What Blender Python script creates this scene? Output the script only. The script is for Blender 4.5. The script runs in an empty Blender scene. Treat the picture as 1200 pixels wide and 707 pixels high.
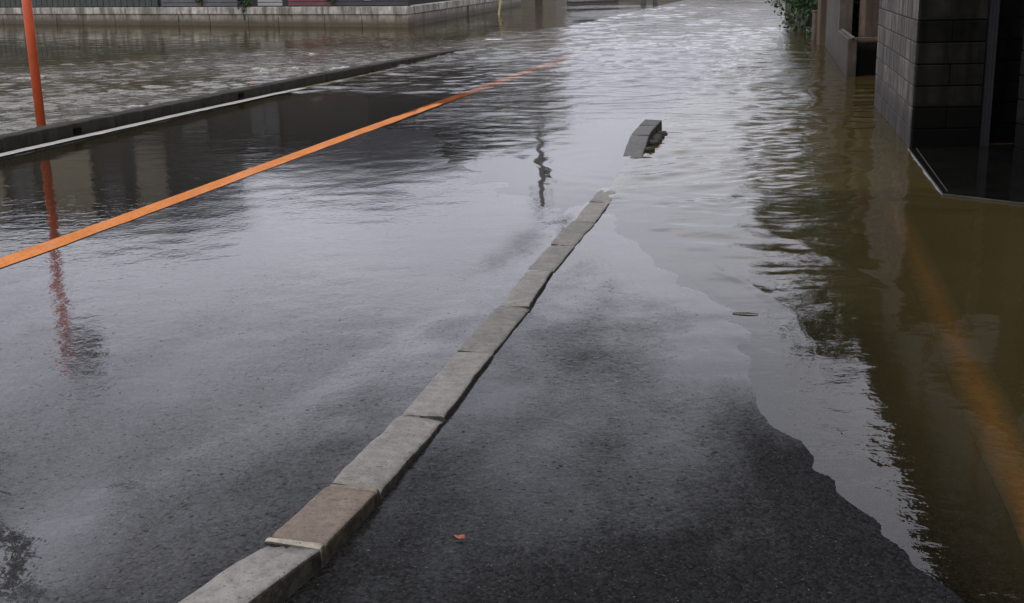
import bpy, bmesh, math, random
import numpy as np
from mathutils import Vector, Matrix
R = math.radians
rng = np.random.default_rng(7)
random.seed(7)
scene = bpy.context.scene
COL = scene.collection

# ---------------------------------------------------------------- camera
F_PX, W_PX, H_PX, CAM_H = 1440.0, 1200.0, 707.0, 1.6
PITCH, ROLL = R(14.913), R(1.2)
cd = bpy.data.cameras.new('camera'); cam = bpy.data.objects.new('camera', cd); COL.objects.link(cam)
cd.sensor_width = 36.0; cd.lens = 36.0 * F_PX / W_PX; cd.clip_end = 3000; cd.clip_start = 0.05
cp, sp, cr, sr = math.cos(PITCH), math.sin(PITCH), math.cos(ROLL), math.sin(ROLL)
f_ = Vector((0, cp, -sp)); u0 = Vector((0, sp, cp)); r0 = Vector((1, 0, 0))
r_ = r0 * cr - u0 * sr; u_ = r0 * sr + u0 * cr
m4 = Matrix((r_, u_, -f_)).transposed().to_4x4(); m4.translation = Vector((0, 0, CAM_H))
cam.matrix_world = m4
scene.camera = cam

# ---------------------------------------------------------------- sky and sun (overcast)
SUN_EL, SUN_AZ = R(62), R(205)          # behind the camera, high, veiled by cloud
wd = bpy.data.worlds.new('World'); scene.world = wd; wd.use_nodes = True
nt = wd.node_tree; nt.nodes.clear()
out = nt.nodes.new('ShaderNodeOutputWorld'); bg = nt.nodes.new('ShaderNodeBackground')
sky = nt.nodes.new('ShaderNodeTexSky'); sky.sky_type = 'NISHITA'; sky.sun_disc = False
sky.sun_elevation = SUN_EL; sky.sun_rotation = SUN_AZ
sky.air_density = 1.0; sky.dust_density = 3.0; sky.ozone_density = 1.0
hs = nt.nodes.new('ShaderNodeHueSaturation'); hs.inputs['Saturation'].default_value = 0.22
tc = nt.nodes.new('ShaderNodeTexCoord'); mp = nt.nodes.new('ShaderNodeMapping')
mp.inputs['Scale'].default_value = (1.6, 1.6, 4.0)
cn = nt.nodes.new('ShaderNodeTexNoise'); cn.inputs['Scale'].default_value = 1.7; cn.inputs['Detail'].default_value = 6
cr_ = nt.nodes.new('ShaderNodeValToRGB')
cr_.color_ramp.elements[0].position = 0.3; cr_.color_ramp.elements[0].color = (0.66, 0.68, 0.72, 1)
cr_.color_ramp.elements[1].position = 0.72; cr_.color_ramp.elements[1].color = (1.12, 1.11, 1.1, 1)
flat = nt.nodes.new('ShaderNodeMix'); flat.data_type = 'RGBA'; flat.inputs[0].default_value = 0.6
flat.inputs[7].default_value = (8.5, 8.5, 9.5, 1)
mul = nt.nodes.new('ShaderNodeMix'); mul.data_type = 'RGBA'; mul.blend_type = 'MULTIPLY'; mul.inputs[0].default_value = 1.0
L = nt.links.new
L(sky.outputs[0], hs.inputs['Color']); L(hs.outputs[0], flat.inputs[6])
L(tc.outputs['Generated'], mp.inputs[0]); L(mp.outputs[0], cn.inputs['Vector']); L(cn.outputs[0], cr_.inputs[0])
L(flat.outputs[2], mul.inputs[6]); L(cr_.outputs[0], mul.inputs[7])
sz = nt.nodes.new('ShaderNodeSeparateXYZ'); L(tc.outputs['Generated'], sz.inputs[0])     # an even, thin overcast
mrz = nt.nodes.new('ShaderNodeMapRange'); L(sz.outputs['Z'], mrz.inputs[0]); mrz.inputs[3].default_value = 1.0; mrz.inputs[4].default_value = 0.95
ovr = nt.nodes.new('ShaderNodeMix'); ovr.data_type = 'RGBA'; ovr.blend_type = 'MULTIPLY'; ovr.inputs[0].default_value = 1.0
L(mul.outputs[2], ovr.inputs[6]); L(mrz.outputs[0], ovr.inputs[7]); L(ovr.outputs[2], bg.inputs[0]); L(bg.outputs[0], out.inputs[0])
bg.inputs[1].default_value = 0.125
sl = bpy.data.lights.new('sun', 'SUN'); sl.energy = 0.6; sl.angle = R(35); sl.color = (1, 0.97, 0.92)
so = bpy.data.objects.new('sun', sl); COL.objects.link(so)
sdir = Vector((math.sin(SUN_AZ) * math.cos(SUN_EL), math.cos(SUN_AZ) * math.cos(SUN_EL), math.sin(SUN_EL)))
so.rotation_euler = sdir.to_track_quat('Z', 'Y').to_euler(); so.location = (0, -20, 40)
vs = scene.view_settings; vs.view_transform = 'Standard'; vs.look = 'None'; vs.gamma = 1; vs.use_curve_mapping = False
vs.exposure = 0.85

# ---------------------------------------------------------------- numpy value noise
_perm = rng.permutation(4096).astype(np.int64); _val = rng.random(4096)
def vnoise(x, y, s=0):
    x = np.asarray(x, float) + s * 17.31; y = np.asarray(y, float) + s * 9.73
    xi = np.floor(x).astype(np.int64); yi = np.floor(y).astype(np.int64)
    xf = x - xi; yf = y - yi
    xf = xf * xf * (3 - 2 * xf); yf = yf * yf * (3 - 2 * yf)
    def h(a, b): return _val[_perm[(_perm[a & 4095] + b) & 4095]]
    return ((h(xi, yi) * (1 - xf) + h(xi + 1, yi) * xf) * (1 - yf) + (h(xi, yi + 1) * (1 - xf) + h(xi + 1, yi + 1) * xf) * yf) * 2 - 1
def fbm(x, y, o=4, s=0):
    r = 0; a = 1; t = 0
    for i in range(o):
        r = r + a * vnoise(x * 2 ** i, y * 2 ** i, s + i); t += a; a *= 0.5
    return r / t
def sst(a, b, v):
    q = np.clip((np.asarray(v, float) - a) / (b - a), 0, 1); return q * q * (3 - 2 * q)

# ---------------------------------------------------------------- plan of the place (metres, camera above the origin)
def centre_x(y): return -4.66 + 0.233 * np.asarray(y, float)            # orange line
def edge_x(y): return -7.86 + 0.2535 * np.asarray(y, float)             # white line
def lkerb_x(y): return edge_x(y) - 0.10                                 # face of the far kerb
_ky = [-8, 1.5, 2.81, 3.14, 3.56, 4.22, 5.05, 5.82, 6.59, 7.24, 7.98, 8.72, 11.0, 11.73, 12.4, 12.85, 30, 130]
_kx = [-5.4, -1.25, -0.77, -0.62, -0.50, -0.335, -0.164, 0.01, 0.158, 0.31, 0.49, 0.647, 1.11, 1.254, 1.405, 1.51, 5.54, 29.0]
def kerb_x(y): return np.interp(y, _ky, _kx)
def kerb_w(y): return np.interp(y, [2.5, 3.2, 4.5, 9], [0.195, 0.18, 0.165, 0.16])
def kerb_z(y): return np.interp(y, [2.0, 2.5, 3.3, 4.3, 5.8, 8.6, 9.3, 10.3], [.10, .095, .075, .05, .03, .012, -.004, -.03])
_sy = [0, 2.0, 2.9, 3.5, 4.17, 4.76, 5.2, 5.66, 6.55, 7.73, 8.6, 9.5]
_sx = [1.47, 1.22, 1.11, 1.045, .965, .99, 1.06, 1.08, .86, .70, .70, .66]
def shore_x(y): return np.interp(y, _sy, _sx)
def wall_x(y): return 3.63 + 0.2035 * (np.asarray(y, float) - 11.12)    # garden walls along the right

def road_z(x, y):
    t = x - centre_x(y)
    b = np.interp(y, [-10, 7, 10, 13, 17, 24, 32, 130], [.03, .013, .006, .003, -.007, -.032, -.12, -.25])
    z = b - np.where(t < 0, 0.024 * -t, 0.0035 * t)
    gut = x - lkerb_x(y)
    z = np.maximum(z, np.interp(y, [-10, 15, 17.8, 19, 26], [.022, .020, .008, -.004, -.06]) - 1.6 * np.maximum(0, gut - 0.178))
    z = z - 0.013 * sst(0.08, 0.15, -t) * sst(0.19, 0.3, gut)
    z = z + 0.0035 * fbm(x * 0.9, y * 0.55, 3, 3) + 0.0012 * fbm(x * 6, y * 6, 2, 5)
    dk = np.maximum(0, kerb_x(y) - x - 0.05)
    z = np.maximum(z, np.where(np.asarray(y) < 9, kerb_z(y) - 0.006 - 0.06 * dk + 0.002 * fbm(x * 8, y * 8, 2, 6), -1))
    return z
def pave_z(x, y):
    d = x - shore_x(y) - 0.07 * fbm(x * 2.2, y * 1.3, 3, 11) - 0.022 * fbm(x * 14, y * 9, 3, 12)
    z = np.where(d > 0, np.where(d < 0.5, -0.05 * d, -0.025 - 0.13 * (d - 0.5)), np.minimum(-0.016 * d, 0.012))
    z = z - np.maximum(0, np.asarray(y) - 8.2) * 0.022
    z = np.maximum(z, -0.24)
    dk = np.maximum(0, x - kerb_x(y) - 0.06)
    hk = np.interp(y, [2.0, 2.6, 3.3, 4.3, 6, 8.6], [.095, .085, .050, .024, .018, .014])
    z = np.maximum(z, np.where(np.asarray(y) < 9, kerb_z(y) - hk - 0.035 * dk, -1))
    return z + 0.0016 * fbm(x * 5, y * 5, 2, 21)
def ground_z(x, y):
    g = np.where(x < kerb_x(y), road_z(x, y), pave_z(x, y))
    return np.where(x < lkerb_x(y), -0.3, g)

# ---------------------------------------------------------------- node helpers
class NT:
    def __init__(s, name):
        s.m = bpy.data.materials.new(name); s.m.use_nodes = True; s.t = s.m.node_tree; s.t.nodes.clear()
        s.o = s.n('ShaderNodeOutputMaterial')
    def n(s, ty, **kw):
        nd = s.t.nodes.new(ty)
        for k, v in kw.items():
            if k in nd.inputs.keys(): s.set(nd, k, v)
            else: setattr(nd, k, v)
        return nd
    def set(s, nd, k, v):
        i = nd.inputs[k]
        if isinstance(v, bpy.types.NodeSocket): s.t.links.new(v, i)
        else: i.default_value = v
    def link(s, a, b): s.t.links.new(a, b)
    def coord(s, kind='Object', scale=(1, 1, 1)):
        c = s.n('ShaderNodeTexCoord'); m = s.n('ShaderNodeMapping'); s.link(c.outputs[kind], m.inputs[0]); m.inputs['Scale'].default_value = scale
        return m.outputs[0]
    def noise(s, vec, scale, detail=4, rough=0.55, dist=0.0):
        x = s.n('ShaderNodeTexNoise'); s.link(vec, x.inputs['Vector']); x.inputs['Scale'].default_value = scale
        x.inputs['Detail'].default_value = detail; x.inputs['Roughness'].default_value = rough; x.inputs['Distortion'].default_value = dist
        return x.outputs[0]
    def ramp(s, fac, stops):
        x = s.n('ShaderNodeValToRGB'); s.link(fac, x.inputs[0]); e = x.color_ramp.elements
        while len(e) < len(stops): e.new(0.5)
        for i, (p, c) in enumerate(stops):
            e[i].position = p; e[i].color = (c, c, c, 1) if isinstance(c, (int, float)) else (*c, 1)
        return x.outputs[0]
    def math(s, op, a, b=0.0, clamp=False):
        x = s.n('ShaderNodeMath'); x.operation = op; x.use_clamp = clamp
        for i, v in enumerate((a, b)):
            if isinstance(v, bpy.types.NodeSocket): s.link(v, x.inputs[i])
            else: x.inputs[i].default_value = v
        return x.outputs[0]
    def mix(s, fac, a, b, mode='MIX'):
        x = s.n('ShaderNodeMix'); x.data_type = 'RGBA'; x.blend_type = mode
        for i, v in ((0, fac), (6, a), (7, b)):
            if isinstance(v, bpy.types.NodeSocket): s.link(v, x.inputs[i])
            else: x.inputs[i].default_value = v if i == 0 else (*v, 1)
        return x.outputs[2]
    def bump(s, h, strength=1.0, dist=0.01, normal=None):
        x = s.n('ShaderNodeBump'); s.link(h, x.inputs['Height']); x.inputs['Distance'].default_value = dist
        if isinstance(strength, bpy.types.NodeSocket): s.link(strength, x.inputs['Strength'])
        else: x.inputs['Strength'].default_value = strength
        if normal: s.link(normal, x.inputs['Normal'])
        return x.outputs[0]
    def principled(s, **kw):
        p = s.n('ShaderNodeBsdfPrincipled')
        for k, v in kw.items():
            k = k.replace('_', ' ')
            if isinstance(v, bpy.types.NodeSocket): s.link(v, p.inputs[k])
            else: p.inputs[k].default_value = (*v, 1) if isinstance(v, tuple) and len(v) == 3 and 'Color' in k else v
        s.link(p.outputs[0], s.o.inputs[0]); return p

def simple(name, col, rough=0.7, var=0.25, scale=6, bump=0.3, bd=0.004, spec=0.4, metal=0.0, dirt=None, rnd=0.0, stretch=(1, 1, 1), coat=0.0):
    k = NT(name); v = k.coord(scale=stretch); n = k.noise(v, scale, 5, 0.6)
    n2 = k.noise(v, scale * 9, 3, 0.6)
    lo = tuple(c * (1 - var) for c in col); hi = tuple(min(1, c * (1 + var)) for c in col)
    c = k.mix(k.ramp(n, [(0.3, 0.0), (0.7, 1.0)]), lo, hi)
    if dirt:
        d = k.noise(k.coord(scale=(stretch[0] * 3, stretch[1] * 3, 0.35)), scale * 0.6, 5, 0.65)
        c = k.mix(k.ramp(d, [(0.46, 0.0), (0.66, 0.85)]), c, dirt)
    if rnd:
        oi = k.n('ShaderNodeObjectInfo')
        g = k.math('ADD', k.math('MULTIPLY', oi.outputs['Random'], rnd * 2), 1 - rnd)
        hv = k.n('ShaderNodeHueSaturation'); k.link(c, hv.inputs['Color']); k.link(g, hv.inputs['Value']); c = hv.outputs[0]
    k.principled(Base_Color=c, Roughness=rough, Specular_IOR_Level=spec, Metallic=metal, Coat_Weight=coat, Coat_Roughness=0.15, Coat_IOR=1.33,
                 Normal=k.bump(n2, bump, bd))
    return k.m

def asphalt(name, base, grain, film, wet):
    k = NT(name); v = k.coord()
    fine = k.noise(v, 130, 3, 0.6); mid = k.noise(v, 62, 3, 0.6); big = k.noise(v, 0.8, 4, 0.6, 0.6)
    patch = k.noise(k.coord(scale=(1.6, 0.7, 1)), 1.6, 8, 0.72, 0.4)
    st = k.n('ShaderNodeTexVoronoi'); k.link(v, st.inputs['Vector']); st.inputs['Scale'].default_value = 95
    stone = k.ramp(st.outputs['Color'], [(0.2, 0.35), (0.8, 1.4)])
    c = k.mix(1.0, k.ramp(big, [(0.3, tuple(b * 0.8 for b in base)), (0.7, tuple(b * 1.25 for b in base))]), stone, 'MULTIPLY')
    pit = k.noise(v, 58, 2, 0.5, 0.3)
    c = k.mix(k.ramp(fine, [(0.66, 0.0), (0.72, 0.9)]), c, (0.13, 0.125, 0.11))
    h = k.math('ADD', k.math('MULTIPLY', st.outputs['Distance'], -0.8), k.math('MULTIPLY', mid, 0.6))
    # the film of rain water: smooth where it stands, broken by the stones where it is thin
    fa = k.n('ShaderNodeAttribute', attribute_name='film').outputs['Fac']
    fv = k.math('SUBTRACT', fa, k.math('MULTIPLY', k.math('SUBTRACT', patch, 0.5), 0.55), True)
    thin = k.ramp(fv, [(0.15, film[2]), (0.55, film[1]), (0.85, film[0])])
    hh = k.math('ADD', k.math('MULTIPLY', mid, 0.30), k.math('MULTIPLY', k.noise(k.coord(scale=(1, 0.8, 1)), 21, 2, 0.5, 0.6), 1.25))
    cnrm = k.bump(hh, thin, 0.0045)
    rr = k.ramp(fv, [(0.2, 0.20), (0.85, 0.03)]); cw = k.ramp(k.math('ADD', fv, k.math('MULTIPLY', k.math('SUBTRACT', mid, 0.5), -0.5)), [(0.1, wet), (0.85, 0.88)])
    cw = k.math('MULTIPLY', cw, k.ramp(k.math('ADD', pit, k.math('MULTIPLY', fv, -0.13)), [(0.56, 1.0), (0.63, 0.15)]))
    k.principled(Base_Color=c, Roughness=0.8, Specular_IOR_Level=0.06, Normal=k.bump(h, grain, 0.006),
                 Coat_Weight=cw, Coat_IOR=1.33, Coat_Roughness=rr, Coat_Normal=cnrm)
    return k.m

def paint(name, col, wear, film=0.8, worn=(1.02, 1.2)):
    k = NT(name); v = k.coord(); w = k.noise(v, 30, 5, 0.7); b = k.noise(v, 2.5, 4, 0.6); g = k.noise(v, 140, 3, 0.6)
    c = k.mix(k.ramp(b, [(0.3, 0.0), (0.75, 1.0)]), col, tuple(x * 0.72 for x in col))
    c = k.mix(k.ramp(k.noise(k.coord(scale=(3, 0.5, 1)), 3.0, 5, 0.7), [(0.45, 0.0), (0.68, 0.55)]), c, tuple(x * 0.75 + 0.09 for x in col))
    c = k.mix(k.ramp(w, [(0.52, 0.0), (0.72, wear)]), c, tuple(x * 0.35 + 0.03 for x in col))
    vo = k.n('ShaderNodeTexVoronoi'); k.link(v, vo.inputs['Vector']); vo.inputs['Scale'].default_value = 70
    c = k.mix(1.0, c, k.ramp(vo.outputs['Color'], [(0.1, 0.78), (0.9, 1.15)]), 'MULTIPLY')
    ed = k.math('ADD', k.n('ShaderNodeAttribute', attribute_name='edge').outputs['Fac'], k.math('MULTIPLY', k.math('SUBTRACT', w, 0.5), 0.9))
    mr = k.n('ShaderNodeMapRange'); k.link(ed, mr.inputs[0]); mr.inputs[1].default_value = worn[0]; mr.inputs[2].default_value = worn[1]
    c = k.mix(mr.outputs[0], c, (0.03, 0.028, 0.026))
    k.principled(Base_Color=c, Roughness=0.7, Specular_IOR_Level=0.12, Normal=k.bump(g, 0.5, 0.004), Coat_Weight=film, Coat_IOR=1.33, Coat_Roughness=0.2)
    return k.m

def water_mat():
    k = NT('flood_water'); v = k.coord()
    amp = k.n('ShaderNodeAttribute', attribute_name='ripple').outputs['Fac']
    dep = k.n('ShaderNodeAttribute', attribute_name='turbid').outputs['Fac']
    a = k.noise(k.coord(scale=(1, 1.25, 1)), 9, 3, 0.55, 0.5); b = k.noise(v, 34, 2, 0.5, 0.2)
    hh = k.math('ADD', k.math('ADD', a, k.math('MULTIPLY', b, 0.22)), k.math('MULTIPLY', k.noise(k.coord(scale=(1, 1.4, 1)), 2.6, 3, 0.6, 0.4), 1.7))
    nrm = k.bump(hh, amp, 0.022)
    mud_n = k.noise(v, 0.35, 4, 0.6)
    mudc = k.mix(k.ramp(mud_n, [(0.35, 0.0), (0.65, 1.0)]), (0.041, 0.032, 0.012), (0.058, 0.044, 0.017))
    dif = k.n('ShaderNodeBsdfDiffuse'); k.link(mudc, dif.inputs[0])
    tr = k.n('ShaderNodeBsdfTransparent'); tr.inputs[0].default_value = (0.93, 0.88, 0.74, 1)
    ms = k.n('ShaderNodeMixShader'); k.link(dep, ms.inputs[0]); k.link(tr.outputs[0], ms.inputs[1]); k.link(dif.outputs[0], ms.inputs[2])
    gl = k.n('ShaderNodeBsdfGlossy'); gl.inputs['Roughness'].default_value = 0.02; k.link(nrm, gl.inputs['Normal'])
    fr = k.n('ShaderNodeFresnel'); fr.inputs['IOR'].default_value = 1.333; k.link(nrm, fr.inputs['Normal'])
    mx = k.n('ShaderNodeMixShader'); k.link(fr.outputs[0], mx.inputs[0]); k.link(ms.outputs[0], mx.inputs[1]); k.link(gl.outputs[0], mx.inputs[2])
    k.link(mx.outputs[0], k.o.inputs[0])
    return k.m

def waterline(name, col, stain, z0, z1, rnd=0.15, scale=5.0, streak=True, spec=0.25):
    """concrete with algae growing up from the water and rain streaks"""
    k = NT(name); c_ = k.n('ShaderNodeNewGeometry'); sp_ = k.n('ShaderNodeSeparateXYZ'); k.link(c_.outputs['Position'], sp_.inputs[0])
    mpn = k.n('ShaderNodeMapping'); k.link(c_.outputs['Position'], mpn.inputs[0]); v = mpn.outputs[0]
    mps = k.n('ShaderNodeMapping'); k.link(c_.outputs['Position'], mps.inputs[0]); mps.inputs['Scale'].default_value = (1, 1, 0.12)
    n = k.noise(v, scale, 5, 0.65); s_ = k.noise(mps.outputs[0], scale * 1.2, 4, 0.65); g = k.noise(v, 70, 3, 0.6)
    c = k.mix(k.ramp(n, [(0.3, 0.0), (0.72, 1.0)]), tuple(x * 0.45 for x in col), tuple(x * 1.3 for x in col))
    if streak: c = k.mix(k.ramp(s_, [(0.43, 0.0), (0.60, 0.8)]), c, stain)
    hgt = k.math('ADD', sp_.outputs['Z'], k.math('MULTIPLY', k.math('SUBTRACT', s_, 0.5), (z1 - z0) * 1.6))
    mr = k.n('ShaderNodeMapRange'); k.link(hgt, mr.inputs[0]); mr.inputs[1].default_value = z0; mr.inputs[2].default_value = z1
    mr.inputs[3].default_value = 0.92; mr.inputs[4].default_value = 0.0
    c = k.mix(mr.outputs[0], c, stain)
    oi = k.n('ShaderNodeObjectInfo'); gg = k.math('ADD', k.math('MULTIPLY', oi.outputs['Random'], rnd * 2), 1 - rnd)
    hv = k.n('ShaderNodeHueSaturation'); k.link(c, hv.inputs['Color']); k.link(gg, hv.inputs['Value'])
    k.principled(Base_Color=hv.outputs[0], Roughness=0.8, Specular_IOR_Level=spec, Normal=k.bump(g, 0.5, 0.006))
    return k.m

M = {}
M['road'] = asphalt('wet_asphalt', (0.017, 0.017, 0.018), 0.6, (0.16, 0.34, 0.95), 0.16)
M['pave'] = asphalt('wet_pavement_asphalt', (0.010, 0.010, 0.010), 0.9, (0.06, 0.30, 1.0), 0.03)
M['orange'] = paint('orange_road_paint', (0.50, 0.150, 0.012), 0.6, 0.06)
M['white'] = paint('white_road_paint', (0.55, 0.54, 0.48), 0.6)
M['yellow'] = paint('yellow_brown_strip', (0.40, 0.165, 0.027), 0.8, 0.0, (0.1, 1.0))
M['water'] = water_mat()
M['mud'] = simple('mud', (0.09, 0.07, 0.045), 0.8, 0.3, 1.5)
def kerb_conc(name, col, side):
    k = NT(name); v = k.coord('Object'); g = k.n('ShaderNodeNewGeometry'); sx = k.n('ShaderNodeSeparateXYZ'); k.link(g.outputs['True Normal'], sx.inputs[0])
    big = k.noise(v, 4.5, 4, 0.6); mid = k.noise(v, 26, 4, 0.65); fine = k.noise(v, 150, 3, 0.65); pit = k.noise(v, 85, 2, 0.5)
    c = k.mix(k.ramp(big, [(0.3, 0.0), (0.7, 1.0)]), tuple(x * 0.80 for x in col), tuple(x * 1.12 for x in col))
    c = k.mix(1.0, c, k.ramp(mid, [(0.32, 0.72), (0.68, 1.22)]), 'MULTIPLY')
    c = k.mix(k.ramp(fine, [(0.60, 0.0), (0.72, 0.55)]), c, tuple(min(1, x * 2.0) for x in col))
    c = k.mix(k.ramp(pit, [(0.28, 0.75), (0.38, 0.0)]), c, (0.03, 0.027, 0.022))
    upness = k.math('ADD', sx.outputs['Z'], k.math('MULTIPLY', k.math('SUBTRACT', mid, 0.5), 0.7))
    c = k.mix(k.ramp(upness, [(0.25, 1.0), (0.62, 0.0)]), c, k.mix(k.ramp(mid, [(0.45, 0.0), (0.6, 1.0)]), side, tuple(x * 2.2 for x in side)))     # darker blend on the upright faces
    oi = k.n('ShaderNodeObjectInfo'); gg = k.math('ADD', k.math('MULTIPLY', oi.outputs['Random'], 0.3), 0.85)
    hv = k.n('ShaderNodeHueSaturation'); k.link(c, hv.inputs['Color']); k.link(gg, hv.inputs['Value'])
    hgt = k.math('ADD', k.math('MULTIPLY', fine, 0.5), k.math('MULTIPLY', pit, 0.6))
    k.principled(Base_Color=hv.outputs[0], Roughness=0.7, Specular_IOR_Level=0.3, Normal=k.bump(hgt, 0.9, 0.006))
    return k.m
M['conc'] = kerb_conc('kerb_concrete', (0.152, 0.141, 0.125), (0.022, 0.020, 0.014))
M['conc_plain'] = waterline('coping_concrete', (0.165, 0.150, 0.125), (0.06, 0.052, 0.038), -0.06, -0.01, 0.13, 14.0, False)
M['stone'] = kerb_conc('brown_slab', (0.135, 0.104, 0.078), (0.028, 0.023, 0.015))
M['mortar'] = simple('pale_mortar', (0.34, 0.31, 0.25), 0.8, 0.3, 20, 0.5, 0.004)
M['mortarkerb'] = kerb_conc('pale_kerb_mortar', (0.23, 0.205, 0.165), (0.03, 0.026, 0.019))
M['wetkerb'] = simple('mossy_dark_kerb', (0.016, 0.015, 0.011), 0.7, 0.5, 7, 0.6, 0.008, 0.10, dirt=(0.032, 0.028, 0.020))
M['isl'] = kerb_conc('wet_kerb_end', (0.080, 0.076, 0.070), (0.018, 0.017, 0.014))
M['edge'] = simple('dull_steel_edge', (0.045, 0.043, 0.038), 0.8, 0.4, 9, 0.2, 0.002, 0.08)
M['moss'] = simple('black_algae', (0.020, 0.019, 0.014), 0.8, 0.5, 10, 0.6, 0.01)
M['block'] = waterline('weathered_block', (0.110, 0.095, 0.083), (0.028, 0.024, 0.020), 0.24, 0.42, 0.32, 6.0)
M['blockdark'] = waterline('shade_black_block', (0.0115, 0.011, 0.0095), (0.003, 0.0029, 0.0025), 0.36, 0.42, 0.35, 4.0, True, 0.03)  # near-black copy of the block: the entrance's shade is put into its colour
M['bmortar'] = simple('block_mortar', (0.018, 0.016, 0.014), 0.9, 0.3, 12)
M['darkmortar'] = simple('black_mortar', (0.004, 0.004, 0.0035), 0.9, 0.3, 12, spec=0.02)
M['fwall'] = waterline('retaining_wall', (0.27, 0.245, 0.205), (0.050, 0.040, 0.024), 0.10, 0.34, 0.12, 2.4)
M['fcap'] = waterline('retaining_coping', (0.33, 0.305, 0.27), (0.07, 0.06, 0.046), 0.36, 0.44, 0.14, 2.4)
M['black'] = simple('black_slat', (0.022, 0.022, 0.024), 0.5, 0.3, 3)
M['grey'] = simple('grey_steel_slat', (0.055, 0.056, 0.060), 0.5, 0.3, 3)
M['green'] = simple('dark_green_board', (0.022, 0.030, 0.024), 0.6, 0.3, 3)
M['red'] = simple('dark_red_shutter', (0.085, 0.018, 0.022), 0.5, 0.3, 3)
M['pale'] = simple('pale_plate', (0.5, 0.5, 0.48), 0.6, 0.1, 3)
M['opole'] = simple('orange_pole_paint', (0.50, 0.085, 0.028), 0.45, 0.15, 6, 0.1, 0.002, 0.4)
M['mirrorback'] = simple('mirror_shell', (0.06, 0.03, 0.022), 0.5, 0.2, 6)
M['steel'] = simple('galvanised_steel', (0.30, 0.30, 0.30), 0.35, 0.2, 8, 0.1, 0.002, 0.5, 0.8)
M['cpole'] = simple('concrete_pole', (0.13, 0.125, 0.115), 0.8, 0.2, 4)
M['beige'] = simple('beige_render', (0.18, 0.16, 0.12), 0.85, 0.12, 2)
M['taupe'] = simple('taupe_render', (0.15, 0.133, 0.11), 0.85, 0.12, 2)
M['char'] = simple('charcoal_cladding', (0.022, 0.021, 0.021), 0.7, 0.2, 2)
M['brown'] = simple('brown_wood', (0.075, 0.048, 0.030), 0.7, 0.3, 4, stretch=(1, 1, 0.2))
M['tan'] = simple('tan_post', (0.080, 0.054, 0.036), 0.8, 0.3, 4, dirt=(0.04, 0.03, 0.02))
M['roof'] = simple('dark_tile', (0.045, 0.046, 0.050), 0.55, 0.3, 3)
M['glass'] = simple('window_glass', (0.02, 0.022, 0.025), 0.06, 0.1, 2, 0.0, spec=0.6)
M['frame'] = simple('window_frame', (0.20, 0.19, 0.18), 0.5, 0.1, 4)
M['leafmat'] = simple('leaf_green', (0.026, 0.046, 0.014), 0.65, 0.6, 2.2, 0, spec=0.3)
M['ivy'] = simple('ivy_green', (0.020, 0.046, 0.012), 0.6, 0.7, 3.0, 0, spec=0.3)
M['bark'] = simple('bark', (0.06, 0.045, 0.033), 0.9, 0.3, 8)
M['dead'] = simple('fallen_leaf', (0.24, 0.062, 0.022), 0.7, 0.5, 60)
M['bamboo'] = simple('bamboo', (0.42, 0.33, 0.14), 0.6, 0.2, 8)
M['slab'] = simple('black_wet_slab', (0.006, 0.0056, 0.005), 0.10, 0.5, 4, 0.05, 0.002, 0.5)

# ---------------------------------------------------------------- object helpers
def link(o, parent=None):
    COL.objects.link(o)
    if parent is not None: o.parent = parent
    return o
def tag(o, label=None, cat=None, group=None, kind=None):
    if label: o['label'] = label
    if cat: o['category'] = cat
    if group: o['group'] = group
    if kind: o['kind'] = kind
    return o
def empty(name, loc, rz=0.0):
    o = bpy.data.objects.new(name, None); o.location = loc; o.rotation_euler.z = rz; o.empty_display_size = 0.2
    return link(o)
def from_bm(name, bm, mat, parent=None, smooth=False):
    me = bpy.data.meshes.new(name); bm.normal_update(); bm.to_mesh(me); bm.free(); me.materials.append(mat)
    if smooth: me.polygons.foreach_set('use_smooth', [True] * len(me.polygons))
    return link(bpy.data.objects.new(name, me), parent)
def grid_mesh(name, X, Y, Z, mat, keep=None, attrs=None):
    ny, nx = X.shape
    co = np.stack([X, Y, Z], -1).reshape(-1, 3).astype(np.float32)
    i = np.arange((ny - 1) * (nx - 1)); r = i // (nx - 1); c = i % (nx - 1); a = r * nx + c
    q = np.stack([a, a + 1, a + nx + 1, a + nx], -1)
    if keep is not None: q = q[keep.reshape(-1)]
    used = np.unique(q); remap = np.full(co.shape[0], -1); remap[used] = np.arange(len(used))
    q = remap[q]; co = co[used]
    me = bpy.data.meshes.new(name)
    me.vertices.add(len(co)); me.vertices.foreach_set('co', co.ravel())
    me.loops.add(q.size); me.loops.foreach_set('vertex_index', q.ravel().astype(np.int32))
    me.polygons.add(len(q)); me.polygons.foreach_set('loop_start', (np.arange(len(q)) * 4).astype(np.int32))
    me.polygons.foreach_set('use_smooth', np.ones(len(q), bool))
    me.update(calc_edges=True)
    for k, v in (attrs or {}).items():
        at = me.attributes.new(k, 'FLOAT', 'POINT'); at.data.foreach_set('value', v.reshape(-1)[used].astype(np.float32))
    me.materials.append(mat)
    return link(bpy.data.objects.new(name, me))
def box(bm, c, s, rz=0.0, bevel=0.0):
    ret = bmesh.ops.create_cube(bm, size=1.0); vs_ = ret['verts']
    bmesh.ops.scale(bm, vec=s, verts=vs_)
    if bevel:
        es = list({e for v in vs_ for e in v.link_edges})
        g = bmesh.ops.bevel(bm, geom=es, offset=bevel, segments=1, affect='EDGES', profile=0.5); vs_ = list({v for f in g['faces'] for v in f.verts} | {v for v in vs_ if v.is_valid})
    bmesh.ops.transform(bm, matrix=Matrix.Translation(c) @ Matrix.Rotation(rz, 4, 'Z'), verts=vs_)
def boxo(name, c, s, mat, parent=None, rz=0.0, bevel=0.0):
    bm = bmesh.new(); box(bm, c, s, rz, bevel); return from_bm(name, bm, mat, parent)
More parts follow.
